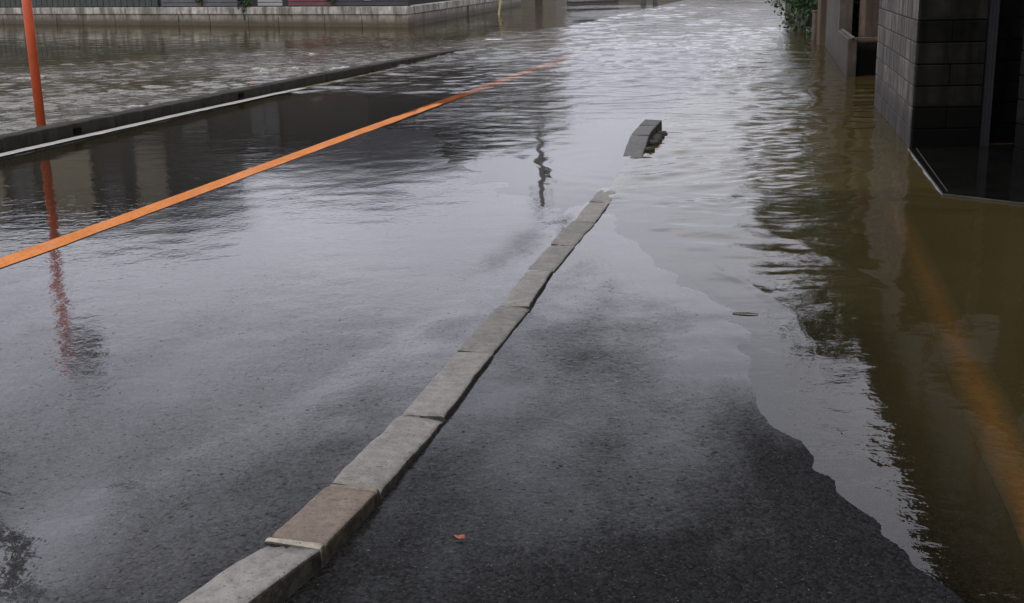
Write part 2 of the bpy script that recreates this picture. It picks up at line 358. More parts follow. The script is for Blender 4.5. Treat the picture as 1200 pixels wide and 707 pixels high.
def tube(bm, p0, p1, r0_, r1_=None, n=14, cap=True):
    p0, p1 = Vector(p0), Vector(p1); d = p1 - p0; r1_ = r0_ if r1_ is None else r1_
    q = d.to_track_quat('Z', 'Y').to_matrix(); ra, rb = [], []
    for i in range(n):
        a = 2 * math.pi * i / n; e = q @ Vector((math.cos(a), math.sin(a), 0))
        ra.append(bm.verts.new(p0 + e * r0_)); rb.append(bm.verts.new(p1 + e * r1_))
    for i in range(n): bm.faces.new((ra[i], ra[(i + 1) % n], rb[(i + 1) % n], rb[i]))
    if cap: bm.faces.new(rb); bm.faces.new(ra[::-1])
def tubeo(name, p0, p1, r0_, mat, parent=None, r1_=None, n=14):
    bm = bmesh.new(); tube(bm, p0, p1, r0_, r1_, n); return from_bm(name, bm, mat, parent, False)
def leaves(name, pts, size, mat, parent=None, seed=1):
    g = np.random.default_rng(seed); n = len(pts); pts = np.asarray(pts)
    u = g.normal(size=(n, 3)); u /= np.linalg.norm(u, axis=1)[:, None]
    w = g.normal(size=(n, 3)); w -= (w * u).sum(1)[:, None] * u; w /= np.linalg.norm(w, axis=1)[:, None]
    s = size * g.uniform(0.6, 1.4, n)[:, None]
    co = np.stack([pts - u * s, pts + w * s * 0.55, pts + u * s, pts - w * s * 0.55], 1).reshape(-1, 3)
    me = bpy.data.meshes.new(name); me.from_pydata(co.tolist(), [], np.arange(4 * n).reshape(-1, 4).tolist()); me.materials.append(mat)
    return link(bpy.data.objects.new(name, me), parent)

# ---------------------------------------------------------------- setting: ground, road, pavement
def big_plane(name, z, mat, half=900):
    bm = bmesh.new(); n = 12
    bmesh.ops.create_grid(bm, x_segments=n, y_segments=n, size=half); bmesh.ops.translate(bm, vec=(0, 0, z), verts=bm.verts)
    return from_bm(name, bm, mat)
tag(big_plane('ground', -0.6, M['mud']), kind='structure')

def warp_rows(y0, y1, d0, g):
    ys = [y0]
    while ys[-1] < y1: ys.append(ys[-1] + max(d0, g * abs(ys[-1])))
    return np.array(ys)
yr = np.concatenate([np.arange(-8, 2.2, 0.5), warp_rows(2.2, 130, 0.02, 0.006)])
tu = np.linspace(0, 1, 130)
YY = np.repeat(yr[:, None], len(tu), 1)
xa = lkerb_x(yr) - 0.03; xb = kerb_x(yr) - 0.01
XX = xa[:, None] + (xb - xa)[:, None] * tu[None, :]
ZR = road_z(XX, YY)
film = np.interp(YY, [-8, 2.5, 3.6, 4.6, 6, 8], [.26, .32, .50, .76, .90, .96]) + 0.16 * fbm(XX * 0.8, YY * 0.4, 4, 31) + 0.20 * fbm((XX - 0.26 * YY) * 2.6, YY * 0.35, 3, 32)
film = film + 0.55 * np.exp(-((XX + 1.42) / 0.22) ** 2 - ((YY - 3.25) / 0.6) ** 2)
film = film - 0.35 * np.exp(-((XX - kerb_x(YY) + 0.28) / 0.16) ** 2) * sst(-.2, .5, fbm(XX * 2, YY * 1.1, 3, 33)) * (YY < 8)      # the wheel-worn strip by the kerb
road = tag(grid_mesh('road', XX, YY, ZR, M['road'], None, {'film': film}), kind='structure')
tu = np.linspace(0, 1, 190) ** 1.3
YY = np.repeat(yr[:, None], len(tu), 1)
xa = kerb_x(yr) + 0.01; xb = np.maximum(wall_x(yr) + 0.9, xa + 3.6)
XX = xa[:, None] + (xb - xa)[:, None] * tu[None, :]
film = np.interp(YY, [-8, 2.6, 3.0, 3.4, 4.0, 4.7, 6, 7.5], [.0, .02, .12, .28, .46, .58, .80, .98]) + 0.14 * fbm(XX * 1.5, YY * 0.8, 4, 35) + 0.34 * fbm((XX - 0.2 * YY) * 4.5, YY * 2.2, 5, 36)
film = film + 0.35 * np.exp(-((XX - shore_x(YY) + 0.05) / 0.22) ** 2) * sst(4.3, 5.0, YY)          # brimful at the calm edge
film = film - 0.75 * np.exp(-((XX - shore_x(YY) + 0.08) / 0.17) ** 2) * (1 - sst(3.3, 4.2, YY + 0.4 * fbm(XX * 3, YY * 3, 2, 37)))    # drier ridge along the shore
pavement = tag(grid_mesh('pavement', XX, YY, pave_z(XX, YY), M['pave'], None, {'film': film}), kind='structure')

def strip(name, xfun, w, y0, y1, zfun, mat, parent, lift, nw=5):
    ys = np.arange(y0, y1, 0.08); tt = np.linspace(-.5, .5, nw)
    Y = np.repeat(ys[:, None], nw, 1)
    wob = 0.006 * vnoise(ys * 3, ys * 0 + w)[:, None] * np.sign(tt)[None, :]
    X = xfun(ys)[:, None] + tt[None, :] * w + wob
    o = grid_mesh(name, X, Y, zfun(X, Y) + lift, mat, None, {'edge': np.repeat(np.abs(tt)[None, :] * 2, len(ys), 0)}); o.parent = parent; return o
strip('centre_line', centre_x, 0.185, 2.0, 40, road_z, M['orange'], road, 0.004)
strip('edge_line', edge_x, 0.150, 6.0, 34, road_z, M['white'], road, 0.004)
strip('tactile_strip', lambda y: 0.83 + 0.222 * y, 0.20, 1.5, 12.5, pave_z, M['yellow'], pavement, 0.006)

# ---------------------------------------------------------------- kerb blocks between road and pavement
def kerb_block(name, parent, ya, yb, mat, topz, depth=0.22, wscale=1.0, rough=0.006, seed=0, nU=7, nV=18, dx=0.0, xfun=kerb_x, wfun=kerb_w):
    """one precast block: worn top with rounded, chipped edges, real sides down into the ground"""
    g = np.random.default_rng(seed); off = g.random() * 50
    prof = [(-.5, -depth), (-.5, -0.05), (-.499, -0.012), (-.49, -0.003), (-.46, -0.0005)] + [(t, 0.0) for t in np.linspace(-.38, .38, nU)] + [(.46, -0.0005), (.488, -0.004), (.499, -0.014), (.502, -0.05), (.505, -depth)]
    vs_ = np.linspace(0, 1, nV); bm = bmesh.new(); rows = []
    tilt = g.normal() * 0.004; skew = g.normal() * 0.01
    for j, v in enumerate(vs_):
        row = []
        e = min(v, 1 - v) * (yb - ya); er = -0.006 * max(0, 1 - e / 0.012) ** 2
        for (u, dz) in prof:
            y = ya + (yb - ya) * v + skew * u
            w = float(wfun(y)) * wscale
            sl = (float(xfun(y + .05)) - float(xfun(y - .05))) / .1
            nx, ny = 1 / math.hypot(1, sl), -sl / math.hypot(1, sl)
            x = float(xfun(y)) + dx + u * w * nx; yy = y + u * w * ny
            n1 = float(fbm(x * 22 + off, yy * 22, 3, 2)); n2 = float(vnoise(yy * 9 + off, u * 3, 5))
            edge = abs(u) > 0.44
            z = topz(y) + dz + er + tilt * u * 2 + rough * 0.45 * n1
            if edge and dz > -depth: x += rough * 0.7 * n2 * (1 if u > 0 else -1) - 0.004 * (1 if u > 0 else -1); z += -abs(n2) * rough * 0.4
            row.append(bm.verts.new((x, yy, z)))
        rows.append(row)
    for a, b in zip(rows[:-1], rows[1:]):
        for i in range(len(a) - 1): bm.faces.new((a[i], a[i + 1], b[i + 1], b[i]))
    for r_w, fl in ((rows[0], True), (rows[-1], False)):
        bm.faces.new(r_w[::-1] if not fl else r_w)
    bmesh.ops.recalc_face_normals(bm, faces=bm.faces)
    o = from_bm(name, bm, mat, parent, True)
    return o
kerb = tag(empty('road_kerb', (0, 0, 0)), 'row of worn pale concrete kerb blocks between wet road and pavement', 'kerb')
joints = [1.35, 2.05, 3.135, 3.555, 4.225, 5.05, 5.82, 6.585, 7.24, 7.975, 8.72, 9.4, 10.1, 10.85]
for i, (a, b) in enumerate(zip(joints[:-1], joints[1:])):
    gap = 0.004 if i not in (3, 4) else 0.009
    if i == 2:
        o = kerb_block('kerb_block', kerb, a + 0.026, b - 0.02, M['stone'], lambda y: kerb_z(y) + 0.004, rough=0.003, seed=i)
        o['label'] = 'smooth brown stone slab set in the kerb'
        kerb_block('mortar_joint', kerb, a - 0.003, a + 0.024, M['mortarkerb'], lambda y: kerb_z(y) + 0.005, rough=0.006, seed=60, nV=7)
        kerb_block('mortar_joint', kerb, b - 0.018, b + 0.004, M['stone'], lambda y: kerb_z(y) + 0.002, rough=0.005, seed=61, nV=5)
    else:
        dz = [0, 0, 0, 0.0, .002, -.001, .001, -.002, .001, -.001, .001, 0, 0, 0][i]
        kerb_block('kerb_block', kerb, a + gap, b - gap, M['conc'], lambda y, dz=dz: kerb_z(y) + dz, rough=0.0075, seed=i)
# the raised end of the kerb standing out of the water
kend = tag(empty('kerb_end', (1.3, 12.0, 0)), 'dark kerb ramp of three blocks rising out of the flood water', 'kerb')
kend_z = lambda y: np.interp(y, [10.6, 10.95, 11.75, 12.0, 13.0], [-.045, -.005, .098, .104, .105])
kw_ = lambda y: 0.185
for i, (a, b) in enumerate([(10.9, 11.72), (11.74, 12.38), (12.40, 12.88)]):
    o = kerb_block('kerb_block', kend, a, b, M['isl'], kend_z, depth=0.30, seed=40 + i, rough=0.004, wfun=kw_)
    o.location = (-1.3, -12.0, 0)
for i, (x, y, s) in enumerate([(1.285, 11.30, .06), (1.43, 12.0, .075), (1.55, 12.45, .06), (1.38, 11.75, .06), (1.48, 12.2, .06)]):
    bm = bmesh.new(); bmesh.ops.create_icosphere(bm, subdivisions=2, radius=s)
    for v in bm.verts: v.co *= 1 + 0.35 * float(vnoise(v.co.x * 30 + i * 7, v.co.y * 30 + v.co.z * 19, 3))
    bmesh.ops.scale(bm, vec=(1.1, 1.2, 0.55), verts=bm.verts); bmesh.ops.translate(bm, vec=(x - 1.3, y - 12, 0.01), verts=bm.verts)
    from_bm('debris_clump', bm, M['moss'], kend, True)

# far kerb along the left edge of the road
lk = tag(empty('far_kerb', (-4.5, 14, 0)), 'long low mossy black kerb along the white edge line', 'kerb')
lk_z = lambda y: np.interp(y, [5, 12, 20, 26.5, 29], [.18, .165, .125, .045, -.02])
lkx = lambda y: lkerb_x(y) - 0.11
yy = 4.0; i = 0
while yy < 30:
    o = kerb_block('kerb_block', lk, yy + .008, yy + 1.992, M['wetkerb'], lk_z, depth=0.45, seed=80 + i, rough=0.014, nV=16, nU=4, xfun=lkx, wfun=lambda y: 0.20)
    o.location = (4.5, -14, 0); yy += 2.0; i += 1
for y in (17.0, 13.2):
    x = float(lkerb_x(y)) + 0.004
    o = boxo('drain_hole', (x + 4.5, y - 14, 0.075), (0.03, 0.11, 0.06), M['darkmortar'], lk, rz=-math.atan(.2535))

# ---------------------------------------------------------------- flood water
xs_c = [0.0]
while xs_c[-1] < 60:
    xs_c.append(xs_c[-1] + (0.022 if xs_c[-1] < 5.2 else max(0.022, 0.009 * (xs_c[-1] - 2.8))))
xs_c = np.array(xs_c); xs = np.concatenate([-xs_c[::-1][:-1], xs_c])
ys = np.concatenate([[-40, -20, -8, -2, 1.2], warp_rows(2.0, 130, 0.016, 0.0042)])
WX, WY = np.meshgrid(xs, ys)
GZ = ground_z(WX, WY)
t_c = WX - centre_x(WY)
inroadL = (t_c < 0.15) & (WX > lkerb_x(WY)); inroadR = (t_c >= 0.15) & (WX < kerb_x(WY))
right = WX >= kerb_x(WY); left = WX <= lkerb_x(WY)
wob = 0.9 * fbm(WX * 0.5, WY * 0.35, 3, 40)
A = np.ones_like(WX)
A = np.where(inroadL, 0.028 + 0.9 * sst(16.2, 18.0, WY + wob * 0.6 + 0.25 * t_c), A)
A = np.where(inroadR, 0.04 + 0.20 * sst(9.6, 12.0, WY + wob - 0.35 * t_c) + 0.6 * sst(12.2, 16, WY + wob), A)
A = np.where(right, 0.055 + 0.07 * sst(4.2, 6.5, WY + 0.4 * wob) + 0.24 * sst(6.5, 10, WY + wob) + 0.55 * sst(10.5, 18, WY + wob), A)
A = np.where(right, A * (1 - 0.45 * sst(-1.8, -0.4, WX - wall_x(WY))), A)
A = np.where(left, 1.75 - 1.45 * sst(2.5, 9.0, (lkerb_x(WY) - WX) * 0.55 + (WY - 20) * 0.28 + wob), A)
A = np.where(left, np.maximum(A, 0.9 * sst(-4, 0, WX)), A)
A = A * (0.72 + 0.55 * fbm(WX * 0.35, WY * 0.22, 3, 50))
A = np.clip(A, 0.01, 1.4)
Hh = np.zeros_like(WX)
sp_y = np.maximum(0.016, 0.0042 * np.abs(WY)); sp_x = np.where(np.abs(WX) < 5.2, 0.022, 0.009 * (np.abs(WX) - 2.8)); spc = np.maximum(sp_y, np.maximum(sp_x, 0.02))
dxn = 0.35 * fbm(WX * 0.6, WY * 0.6, 2, 60); dyn = 0.35 * fbm(WX * 0.6, WY * 0.6, 2, 70)
PX, PY = WX + dxn, WY + dyn
bands = [(0.10, 0.22, 0.026, 16), (0.22, 0.55, 0.034, 16), (0.55, 1.1, 0.034, 14), (1.1, 2.3, 0.016, 8)]
for bi, (l0, l1, slope, nC) in enumerate(bands):
    env = [np.clip(0.9 + 1.1 * fbm(WX * 0.9 / l1 * 0.35 + j * 9, WY * 0.9 / l1 * 0.3, 2, 80 + bi * 4 + j), 0, 2.2) for j in range(2)]
    bandA = np.where(left, [1.25, 1.15, 0.40, 0.25][bi], np.where(right, [1.9, 1.35, 0.7, 0.5][bi], 1.0))
    for c_ in range(nC):
        lam = l0 * (l1 / l0) ** rng.random(); th = rng.normal(math.pi * 0.5 + 0.25, 0.75); kk = 2 * math.pi / lam
        lod = np.clip((lam / spc - 2.2) / 2.0, 0, 1)
        Hh += lod * bandA * env[c_ % 2] * (slope / kk) * np.sin(kk * (PX * math.cos(th) + PY * math.sin(th)) + rng.random() * 6.28)
Hh *= A
# rings spreading from the drowned kerb and lapping swells at the pavement edge
for (cx_, cy_, lam, amp, dec) in ((0.95, 10.55, 0.26, 0.0030, 0.9), (1.25, 11.2, 0.34, 0.0022, 1.3), (0.72, 9.1, 0.22, 0.0012, 0.7), (3.4, 9.6, .3, .0006, 1.0)):
    rr = np.hypot(WX - cx_, (WY - cy_) * 0.8)
    Hh += amp * np.exp(-rr / dec) * np.sin(2 * math.pi * rr / lam) * sst(0.02, 0.15, rr)
ch_ = np.exp(-((WX - 1.13) / 0.16) ** 2 - ((WY - 4.05) / 0.45) ** 2) + 0.8 * np.exp(-((WX - 1.30) / 0.13) ** 2 - ((WY - 3.15) / 0.3) ** 2)
Hh += right * ch_ * 0.0011 * (fbm(WX * 13, WY * 11, 2, 95) + 0.6 * fbm(WX * 24, WY * 20, 1, 96))            # water welling over the pavement edge
xr_ = np.interp(WY, [8.6, 9.0, 10.3, 11.8, 13.9, 15.5], [.95, .75, .3, -.3, -1.35, -2.3]) + 0.10 * vnoise(WY * 0.9, WY * 0, 97)
dr_ = (WX - xr_) * 0.87                                                                              # bow ridge where the flood runs out over the road
Hh += inroadR * sst(8.6, 9.4, WY) * (1 - sst(13.6, 15.2, WY)) * (0.0045 * np.exp(-(dr_ / 0.09) ** 2) + 0.0028 * np.exp(-np.maximum(dr_, 0) / 0.5) * np.sin(dr_ * 2 * math.pi / 0.30) * (dr_ > 0.08))
sd_ = WX - shore_x(WY) + 0.05 * fbm(WX * 2, WY * 2, 2, 90)
for d0, wv, am in ((0.10, 0.022, 0.0020), (0.30, 0.035, 0.0024), (0.62, 0.05, 0.0022), (0.95, 0.06, 0.0018)):     # low fronts lapping at the pavement edge
    seg = sst(-0.1, 0.35, fbm(WX * 0.9 + d0 * 31, WY * 0.8, 2, 91))
    Hh += am * seg * np.exp(-((sd_ - d0 - 0.08 * vnoise(WY * 1.3, WY * 0 + d0 * 9)) / wv) ** 2) * sst(4.5, 5.2, WY) * (1 - sst(8.0, 9.0, WY)) * right
depth = np.maximum(0.0, -GZ)
turb = 1 - np.exp(-depth / 0.058)
turb = np.where(inroadL | inroadR, 1 - np.exp(-depth / (0.30 - 0.242 * sst(19, 30, WY))), turb)
turb = np.clip(turb, 0.0, 0.985)
churn = np.exp(-((WX - 1.13) / 0.16) ** 2 - ((WY - 4.05) / 0.45) ** 2) + 0.8 * np.exp(-((WX - 1.30) / 0.13) ** 2 - ((WY - 3.15) / 0.3) ** 2)
rip = np.clip(A * np.where(left, 0.45 * sst(0.25, 1.0, A), 0.40 + 0.12 * sst(12, 25, WY)), 0.006, 0.95)
rip = np.where(inroadL, np.maximum(rip, 0.055), rip); rip = np.where(right & (WY < 7), np.maximum(rip, 0.032), rip)
wz = Hh * np.where(right, np.maximum(sst(-0.06, 0.35, WX - shore_x(WY)), sst(8.0, 9.0, WY)), sst(-0.002, 0.03, depth + 0.004))
cellmin = np.minimum(np.minimum(GZ[:-1, :-1], GZ[1:, :-1]), np.minimum(GZ[:-1, 1:], GZ[1:, 1:]))
keep = cellmin < 0.004
rip = np.where(right, rip + 0.10 * churn, rip)
water = tag(grid_mesh('flood_water', WX, WY, wz, M['water'], keep, {'ripple': rip, 'turbid': turb}), kind='structure')
del Hh, PX, PY, dxn, dyn

# ---------------------------------------------------------------- block wall at the right
def copy(o, parent, loc=None, rz=None):
    c = o.copy(); COL.objects.link(c); c.parent = parent
    if loc is not None: c.location = loc
    if rz is not None: c.rotation_euler = (0, 0, rz)
    return c
def block_wall(root, p0, p1, z0, rows, mat, thick=0.15, bl=0.39, bh=0.19, cap=None, proto={}, first=True):
    p0, p1 = Vector((*p0, 0)), Vector((*p1, 0)); d = p1 - p0; ln = d.length; d.normalize(); rz = math.atan2(d.y, d.x)
    rl = root.location
    key = mat.name
    mid = (p0 + p1) / 2 - rl
    boxo('mortar_core', (mid.x, mid.y, z0 + rows * bh / 2 - rl.z), (ln - 0.02, thick - 0.020, rows * bh - 0.012), M['bmortar'] if mat is M['block'] else M['darkmortar'], root, rz)
    protos = {}
    for r in range(rows):
        s = 0.0; k = 0
        half = (r % 2 == 0)
        while s < ln - 0.02:
            w = bl / 2 if (half and k == 0) else bl
            w = min(w, ln - s)
            if ln - s - w < 0.09: w = ln - s
            wk = round(w, 3); loc = p0 + d * (s + w / 2) - rl; loc.z = z0 + (r + .5) * bh - rl.z
            nrm = Vector((-d.y, d.x, 0)) * random.uniform(-.003, .003); loc += nrm
            if wk not in protos:
                bm = bmesh.new(); box(bm, (0, 0, 0), (wk - 0.010, thick, bh - 0.010), 0, 0.006)
                o = from_bm('block', bm, mat, root); o.location = loc; o.rotation_euler.z = rz; protos[wk] = o
            else:
                copy(protos[wk], root, loc, rz)
            s += w; k += 1
rw = tag(empty('block_wall', (3.70, 11.2, -0.2)), 'grey concrete block garden wall with dark rain streaks, road face', 'wall')
dirw = Vector((0.199, 0.98, 0)).normalized(); nw = Vector((dirw.y, -dirw.x, 0))     # into the garden
c0 = Vector((3.63, 11.12, 0)) + nw * 0.075
c1 = c0 + dirw * 3.72
block_wall(rw, (c0.x, c0.y), (c1.x, c1.y), -0.2, 10, M['block'])
fw = tag(empty('entrance_wall', (4.0, 11.2, -0.2)), 'black algae stained block wall facing the entrance, at the wall corner', 'wall')
e0 = Vector((3.632, 11.085, 0)); e1 = e0 + Vector((0.98, -0.05, 0)).normalized() * 0.60
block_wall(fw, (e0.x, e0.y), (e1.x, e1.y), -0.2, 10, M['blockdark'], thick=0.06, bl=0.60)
# grooved metal gate post and the wall behind it
gp = tag(empty('gate_post', (4.30, 11.12, -0.2)), 'grooved grey metal gate post against the black entrance wall', 'post')
boxo('post', (0, 0, 0.95), (0.085, 0.085, 1.9), M['black'], gp, bevel=0.006)
for k in (-1, 0, 1): boxo('rib', (k * 0.028, -0.047, 0.95), (0.009, 0.016, 1.84), M['black'], gp)
bw = tag(empty('porch_wall', (4.8, 11.5, -0.2)), 'dark block wall at the back of the porch recess', 'wall')
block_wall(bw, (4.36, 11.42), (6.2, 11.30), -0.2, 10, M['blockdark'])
gpil = tag(empty('gate_pillar', (4.25, 9.55, -0.2)), 'square block pillar with mossy edge at the front of the porch', 'pillar')
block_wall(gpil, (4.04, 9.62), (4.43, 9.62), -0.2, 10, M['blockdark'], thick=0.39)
# entrance slab with steel edging
es = tag(empty('entrance_slab', (3.8, 9.9, 0)), 'wet black entrance slab just above the flood, steel edged', 'slab')
bm = bmesh.new()
pts = [(3.60, 11.05), (3.11, 8.72), (3.50, 8.32), (6.4, 7.6), (6.4, 11.33)]
v0 = [bm.verts.new((x - 3.8, y - 9.9, 0.013)) for x, y in pts]; v1 = [bm.verts.new((x - 3.8, y - 9.9, -0.25)) for x, y in pts]
bm.faces.new(v0[::-1]); bm.faces.new(v1)
for i in range(5): bm.faces.new((v0[i], v0[(i + 1) % 5], v1[(i + 1) % 5], v1[i]))
bmesh.ops.recalc_face_normals(bm, faces=bm.faces); from_bm('slab', bm, M['slab'], es)
def edging(pa, pb, w, z, h):
    pa, pb = Vector(pa), Vector(pb); d = pb - pa
    boxo('edge_rail', ((pa.x + pb.x) / 2 - 3.8, (pa.y + pb.y) / 2 - 9.9, z), (d.length, w, h), M['edge'], es, math.atan2(d.y, d.x), 0.002)
edging((3.60, 11.05), (3.11, 8.72), 0.005, 0.015, 0.012)
edging((3.66, 11.0), (3.175, 8.80), 0.004, 0.015, 0.010)
edging((3.11, 8.72), (3.50, 8.32), 0.004, 0.009, 0.012); edging((3.50, 8.32), (6.4, 7.6), 0.004, 0.009, 0.012)

# low wall and pillars farther along
lw = tag(empty('low_wall', (5.2, 18.9, -0.3)), 'low brown rendered garden wall with pale top edge beside the green shrub', 'wall')
def obox(root, name, pa, pb, w, z0, z1, mat, bevel=0.012):
    pa, pb = Vector(pa), Vector(pb); d = pb - pa; l = root.location
    return boxo(name, ((pa.x + pb.x) / 2 - l.x, (pa.y + pb.y) / 2 - l.y, (z0 + z1) / 2 - l.z), (d.length, w, z1 - z0), mat, root, math.atan2(d.y, d.x), bevel)
M['render'] = waterline('stained_render', (0.070, 0.053, 0.037), (0.026, 0.022, 0.017), 0.02, 0.22, 0.1, 3.0)
M['renderg'] = waterline('stained_grey_render', (0.085, 0.070, 0.052), (0.032, 0.027, 0.021), 0.05, 0.3, 0.1, 3.0)
obox(lw, 'wall', (5.21, 18.85), (5.75, 21.5), 0.14, -0.3, 0.56, M['render'])
obox(lw, 'coping', (5.20, 18.80), (5.75, 21.5), 0.05, 0.562, 0.585, M['tan'], 0.004)
obox(lw, 'return_wall', (5.24, 18.98), (6.02, 18.90), 0.12, -0.3, 0.50, M['blockdark'])
obox(lw, 'rail', (5.29, 18.96), (6.0, 18.90), 0.05, 0.52, 0.57, M['brown'], 0.004)
tp = tag(empty('tall_pillar', (6.2, 23.8, -0.3)), 'tall grey brown rendered wall end behind the low wall', 'wall')
obox(tp, 'wall', (5.82, 21.55), (6.80, 26.3), 0.22, -0.3, 2.1, M['renderg'])
obox(tp, 'coping', (5.80, 21.5), (6.82, 26.35), 0.28, 2.102, 2.16, M['conc_plain'])
bp = tag(empty('brown_pillar', (6.35, 22.3, -0.3)), 'square tan brown porch pillar standing inside the low wall', 'pillar')
obox(bp, 'shaft', (6.02, 21.3), (6.36, 21.3), 0.34, -0.3, 2.7, M['tan'])
obox(bp, 'cap', (5.98, 21.3), (6.40, 21.3), 0.42, 2.702, 2.8, M['tan'])
sg = tag(empty('side_gate', (6.05, 18.7, -0.3)), 'dark slatted side gate between low wall and block wall', 'gate')
for xx in (5.98, 6.12, 6.26, 6.40): boxo('slat', (xx - 6.05, 0.06, 0.65), (0.10, 0.03, 1.05), M['brown'], sg, 0, 0.004)
boxo('gate_stile', (-0.14, 0.05, 0.62), (0.05, 0.06, 1.24), M['tan'], sg, 0, 0.005)
boxo('gate_rail', (0.14, 0.09, 0.95), (0.50, 0.03, 0.06), M['brown'], sg); boxo('gate_rail', (0.14, 0.09, 0.40), (0.50, 0.03, 0.06), M['brown'], sg)
for (x, y, w, z1, mname, nm, lb) in ((6.78, 27.0, 0.16, 2.0, 'brown', 'wooden_post', 'dark brown square wooden post at the end of the tall wall'),
                                     (7.12, 28.9, 0.14, 0.62, 'tan', 'short_post', 'short weathered pale post in front of the ivy')):
    o = tag(empty(nm, (x, y, -0.3)), lb, 'post')
    boxo('shaft', (0, 0, (z1 + .3) / 2), (w, w, z1 + .3), M[mname], o, 0.2, 0.01)
    boxo('cap', (0, 0, z1 + .3 + 0.022), (w + .03, w + .03, 0.04), M[mname], o, 0.2, 0.006)
gw = tag(empty('grey_wall', (9, 40, -0.3)), 'far grey concrete garden wall beyond the ivy', 'wall')
obox(gw, 'wall', (8.35, 35.5), (12.5, 56), 0.2, -0.3, 1.5, M['renderg']); obox(gw, 'coping', (8.33, 35.4), (12.52, 56.1), 0.26, 1.502, 1.56, M['conc_plain'])
def bush(name, label, loc, ext, n, size, mat, seed):
    g = np.random.default_rng(seed); o = tag(empty(name, loc), label, 'plant')
    cl = g.uniform(-1, 1, (max(6, n // 120), 3)) * np.array(ext) * 0.8
    p = cl[g.integers(0, len(cl), n)] + g.normal(size=(n, 3)) * np.array(ext) * 0.28
    p[:, 2] = np.abs(p[:, 2] + ext[2]); leaves('foliage', p, size, mat, o, seed)
    bm = bmesh.new()
    for k in range(4): tube(bm, (g.uniform(-.1, .1), g.uniform(-.1, .1), -0.3), (*(g.uniform(-.6, .6, 2) * np.array(ext[:2])), ext[2] * 1.3), 0.02, 0.006, 6)
    from_bm('stem', bm, M['bark'], o); return o
bush('ivy_bush', 'bright green ivy spilling over the water beside short post', (7.55, 32.0, 0.0), (0.40, 2.6, 0.75), 2000, 0.06, M['ivy'], 3)
bush('garden_shrub', 'dark leafy shrub behind the low wall and side gate', (7.2, 20.6, 0.0), (0.75, 1.0, 0.9), 2600, 0.06, M['leafmat'], 4)

bush('garden_hedge', 'thick dark hedge behind the tan brown pillar', (7.0, 24.2, 0.0), (0.42, 1.2, 1.5), 9000, 0.075, M['leafmat'], 6)
# ---------------------------------------------------------------- houses (roofs and upper floors show as reflections)
def house(name, label, org, ang, ln, dp, eave, ridge, wmat, panels=(), wins=(), over=0.6, roofmat='roof', zb=-0.3, flat=False):
    o = tag(empty(name, (org[0], org[1], zb), ang), label, 'house')
    boxo('wall', (ln / 2, dp / 2, (eave - zb) / 2), (ln, dp, eave - zb), M[wmat], o)
    H = eave - zb
    bm = bmesh.new(); a, b = -over, ln + over; c, d = -over, dp + over; rz = ridge - zb
    if flat:
        box(bm, (ln / 2, dp / 2, H + 0.15), (ln + 2 * over, dp + 2 * over, 0.30))
    else:
        lo = [(a, c), (b, c), (b, d), (a, d)]
        v = [bm.verts.new((x, y, H - 0.02)) for x, y in lo]; w = [bm.verts.new((x, y, H + 0.14)) for x, y in lo]
        r1, r2 = bm.verts.new((a + dp * .42, (c + d) / 2, rz)), bm.verts.new((b - dp * .42, (c + d) / 2, rz))
        bm.faces.new(v[::-1])
        for i in range(4): bm.faces.new((v[i], v[(i + 1) % 4], w[(i + 1) % 4], w[i]))
        bm.faces.new((w[0], w[1], r2, r1)); bm.faces.new((w[1], w[2], r2)); bm.faces.new((w[2], w[3], r1, r2)); bm.faces.new((w[3], w[0], r1))
    from_bm('roof', bm, M[roofmat], o)
    for (x0, x1, z0, z1, mt) in panels:
        boxo('facade_panel', ((x0 + x1) / 2, -0.06, (z0 + z1) / 2 - zb), (x1 - x0, 0.12, z1 - z0), M[mt], o)
    for (x, z, w_, h_) in wins:
        f = boxo('window', (x, -0.03, z - zb), (w_, 0.08, h_), M['char'], o)
        for sx in (-1, 1): boxo('pane', (x + sx * w_ / 4, -0.066, z - zb), (w_ / 2 - 0.07, 0.02, h_ - 0.12), M['glass'], f)
    return o
d_l = Vector((0.82, -0.571, 0)).normalized(); ang_l = math.atan2(d_l.y, d_l.x); n_l = Vector((0.571, 0.82, 0)).normalized()
P0 = Vector((-3.2, 41.0, 0))
def along(s, back): return P0 - d_l * s + n_l * back
q = Vector((-25.2, 58.2, 0))
house('apartment_house', 'flat roofed charcoal house with tall beige facade panels beyond the concrete wall', (q.x, q.y), R(-13), 9.9, 8, 9.5, 9.8, 'char',
      panels=[(0.1, 1.3, 5.6, 9.2, 'beige'), (3.6, 6.0, 5.2, 9.3, 'beige'), (8.3, 9.8, 5.6, 9.0, 'taupe')],
      wins=[(2.4, 7.8, 1.2, 3.2), (7.1, 8.1, 1.0, 2.2), (2.2, 2.6, 1.8, 1.6), (6.0, 2.6, 1.8, 1.6)], over=0.5, flat=True)
q = along(15.9, 3.2)
house('dark_house', 'charcoal low house with hipped roof behind the black slat fence', (q.x, q.y), ang_l, 11.2, 6.5, 5.4, 7.2, 'char',
      wins=[(1.6, 3.9, 1.6, 1.2), (5.8, 3.9, 1.6, 1.2), (1.6, 1.9, 1.6, 1.2), (5.8, 1.9, 1.6, 1.2)])
house('far_house', 'taupe two storey house with dark hipped roof down the flooded street', (-7.4, 89.0), R(-8), 11.0, 8, 8.0, 10.8, 'taupe',
      wins=[(2, 5.6, 1.6, 1.3), (6.5, 5.6, 1.6, 1.3), (2, 2.4, 1.6, 1.5), (6.5, 2.4, 1.6, 1.5)])
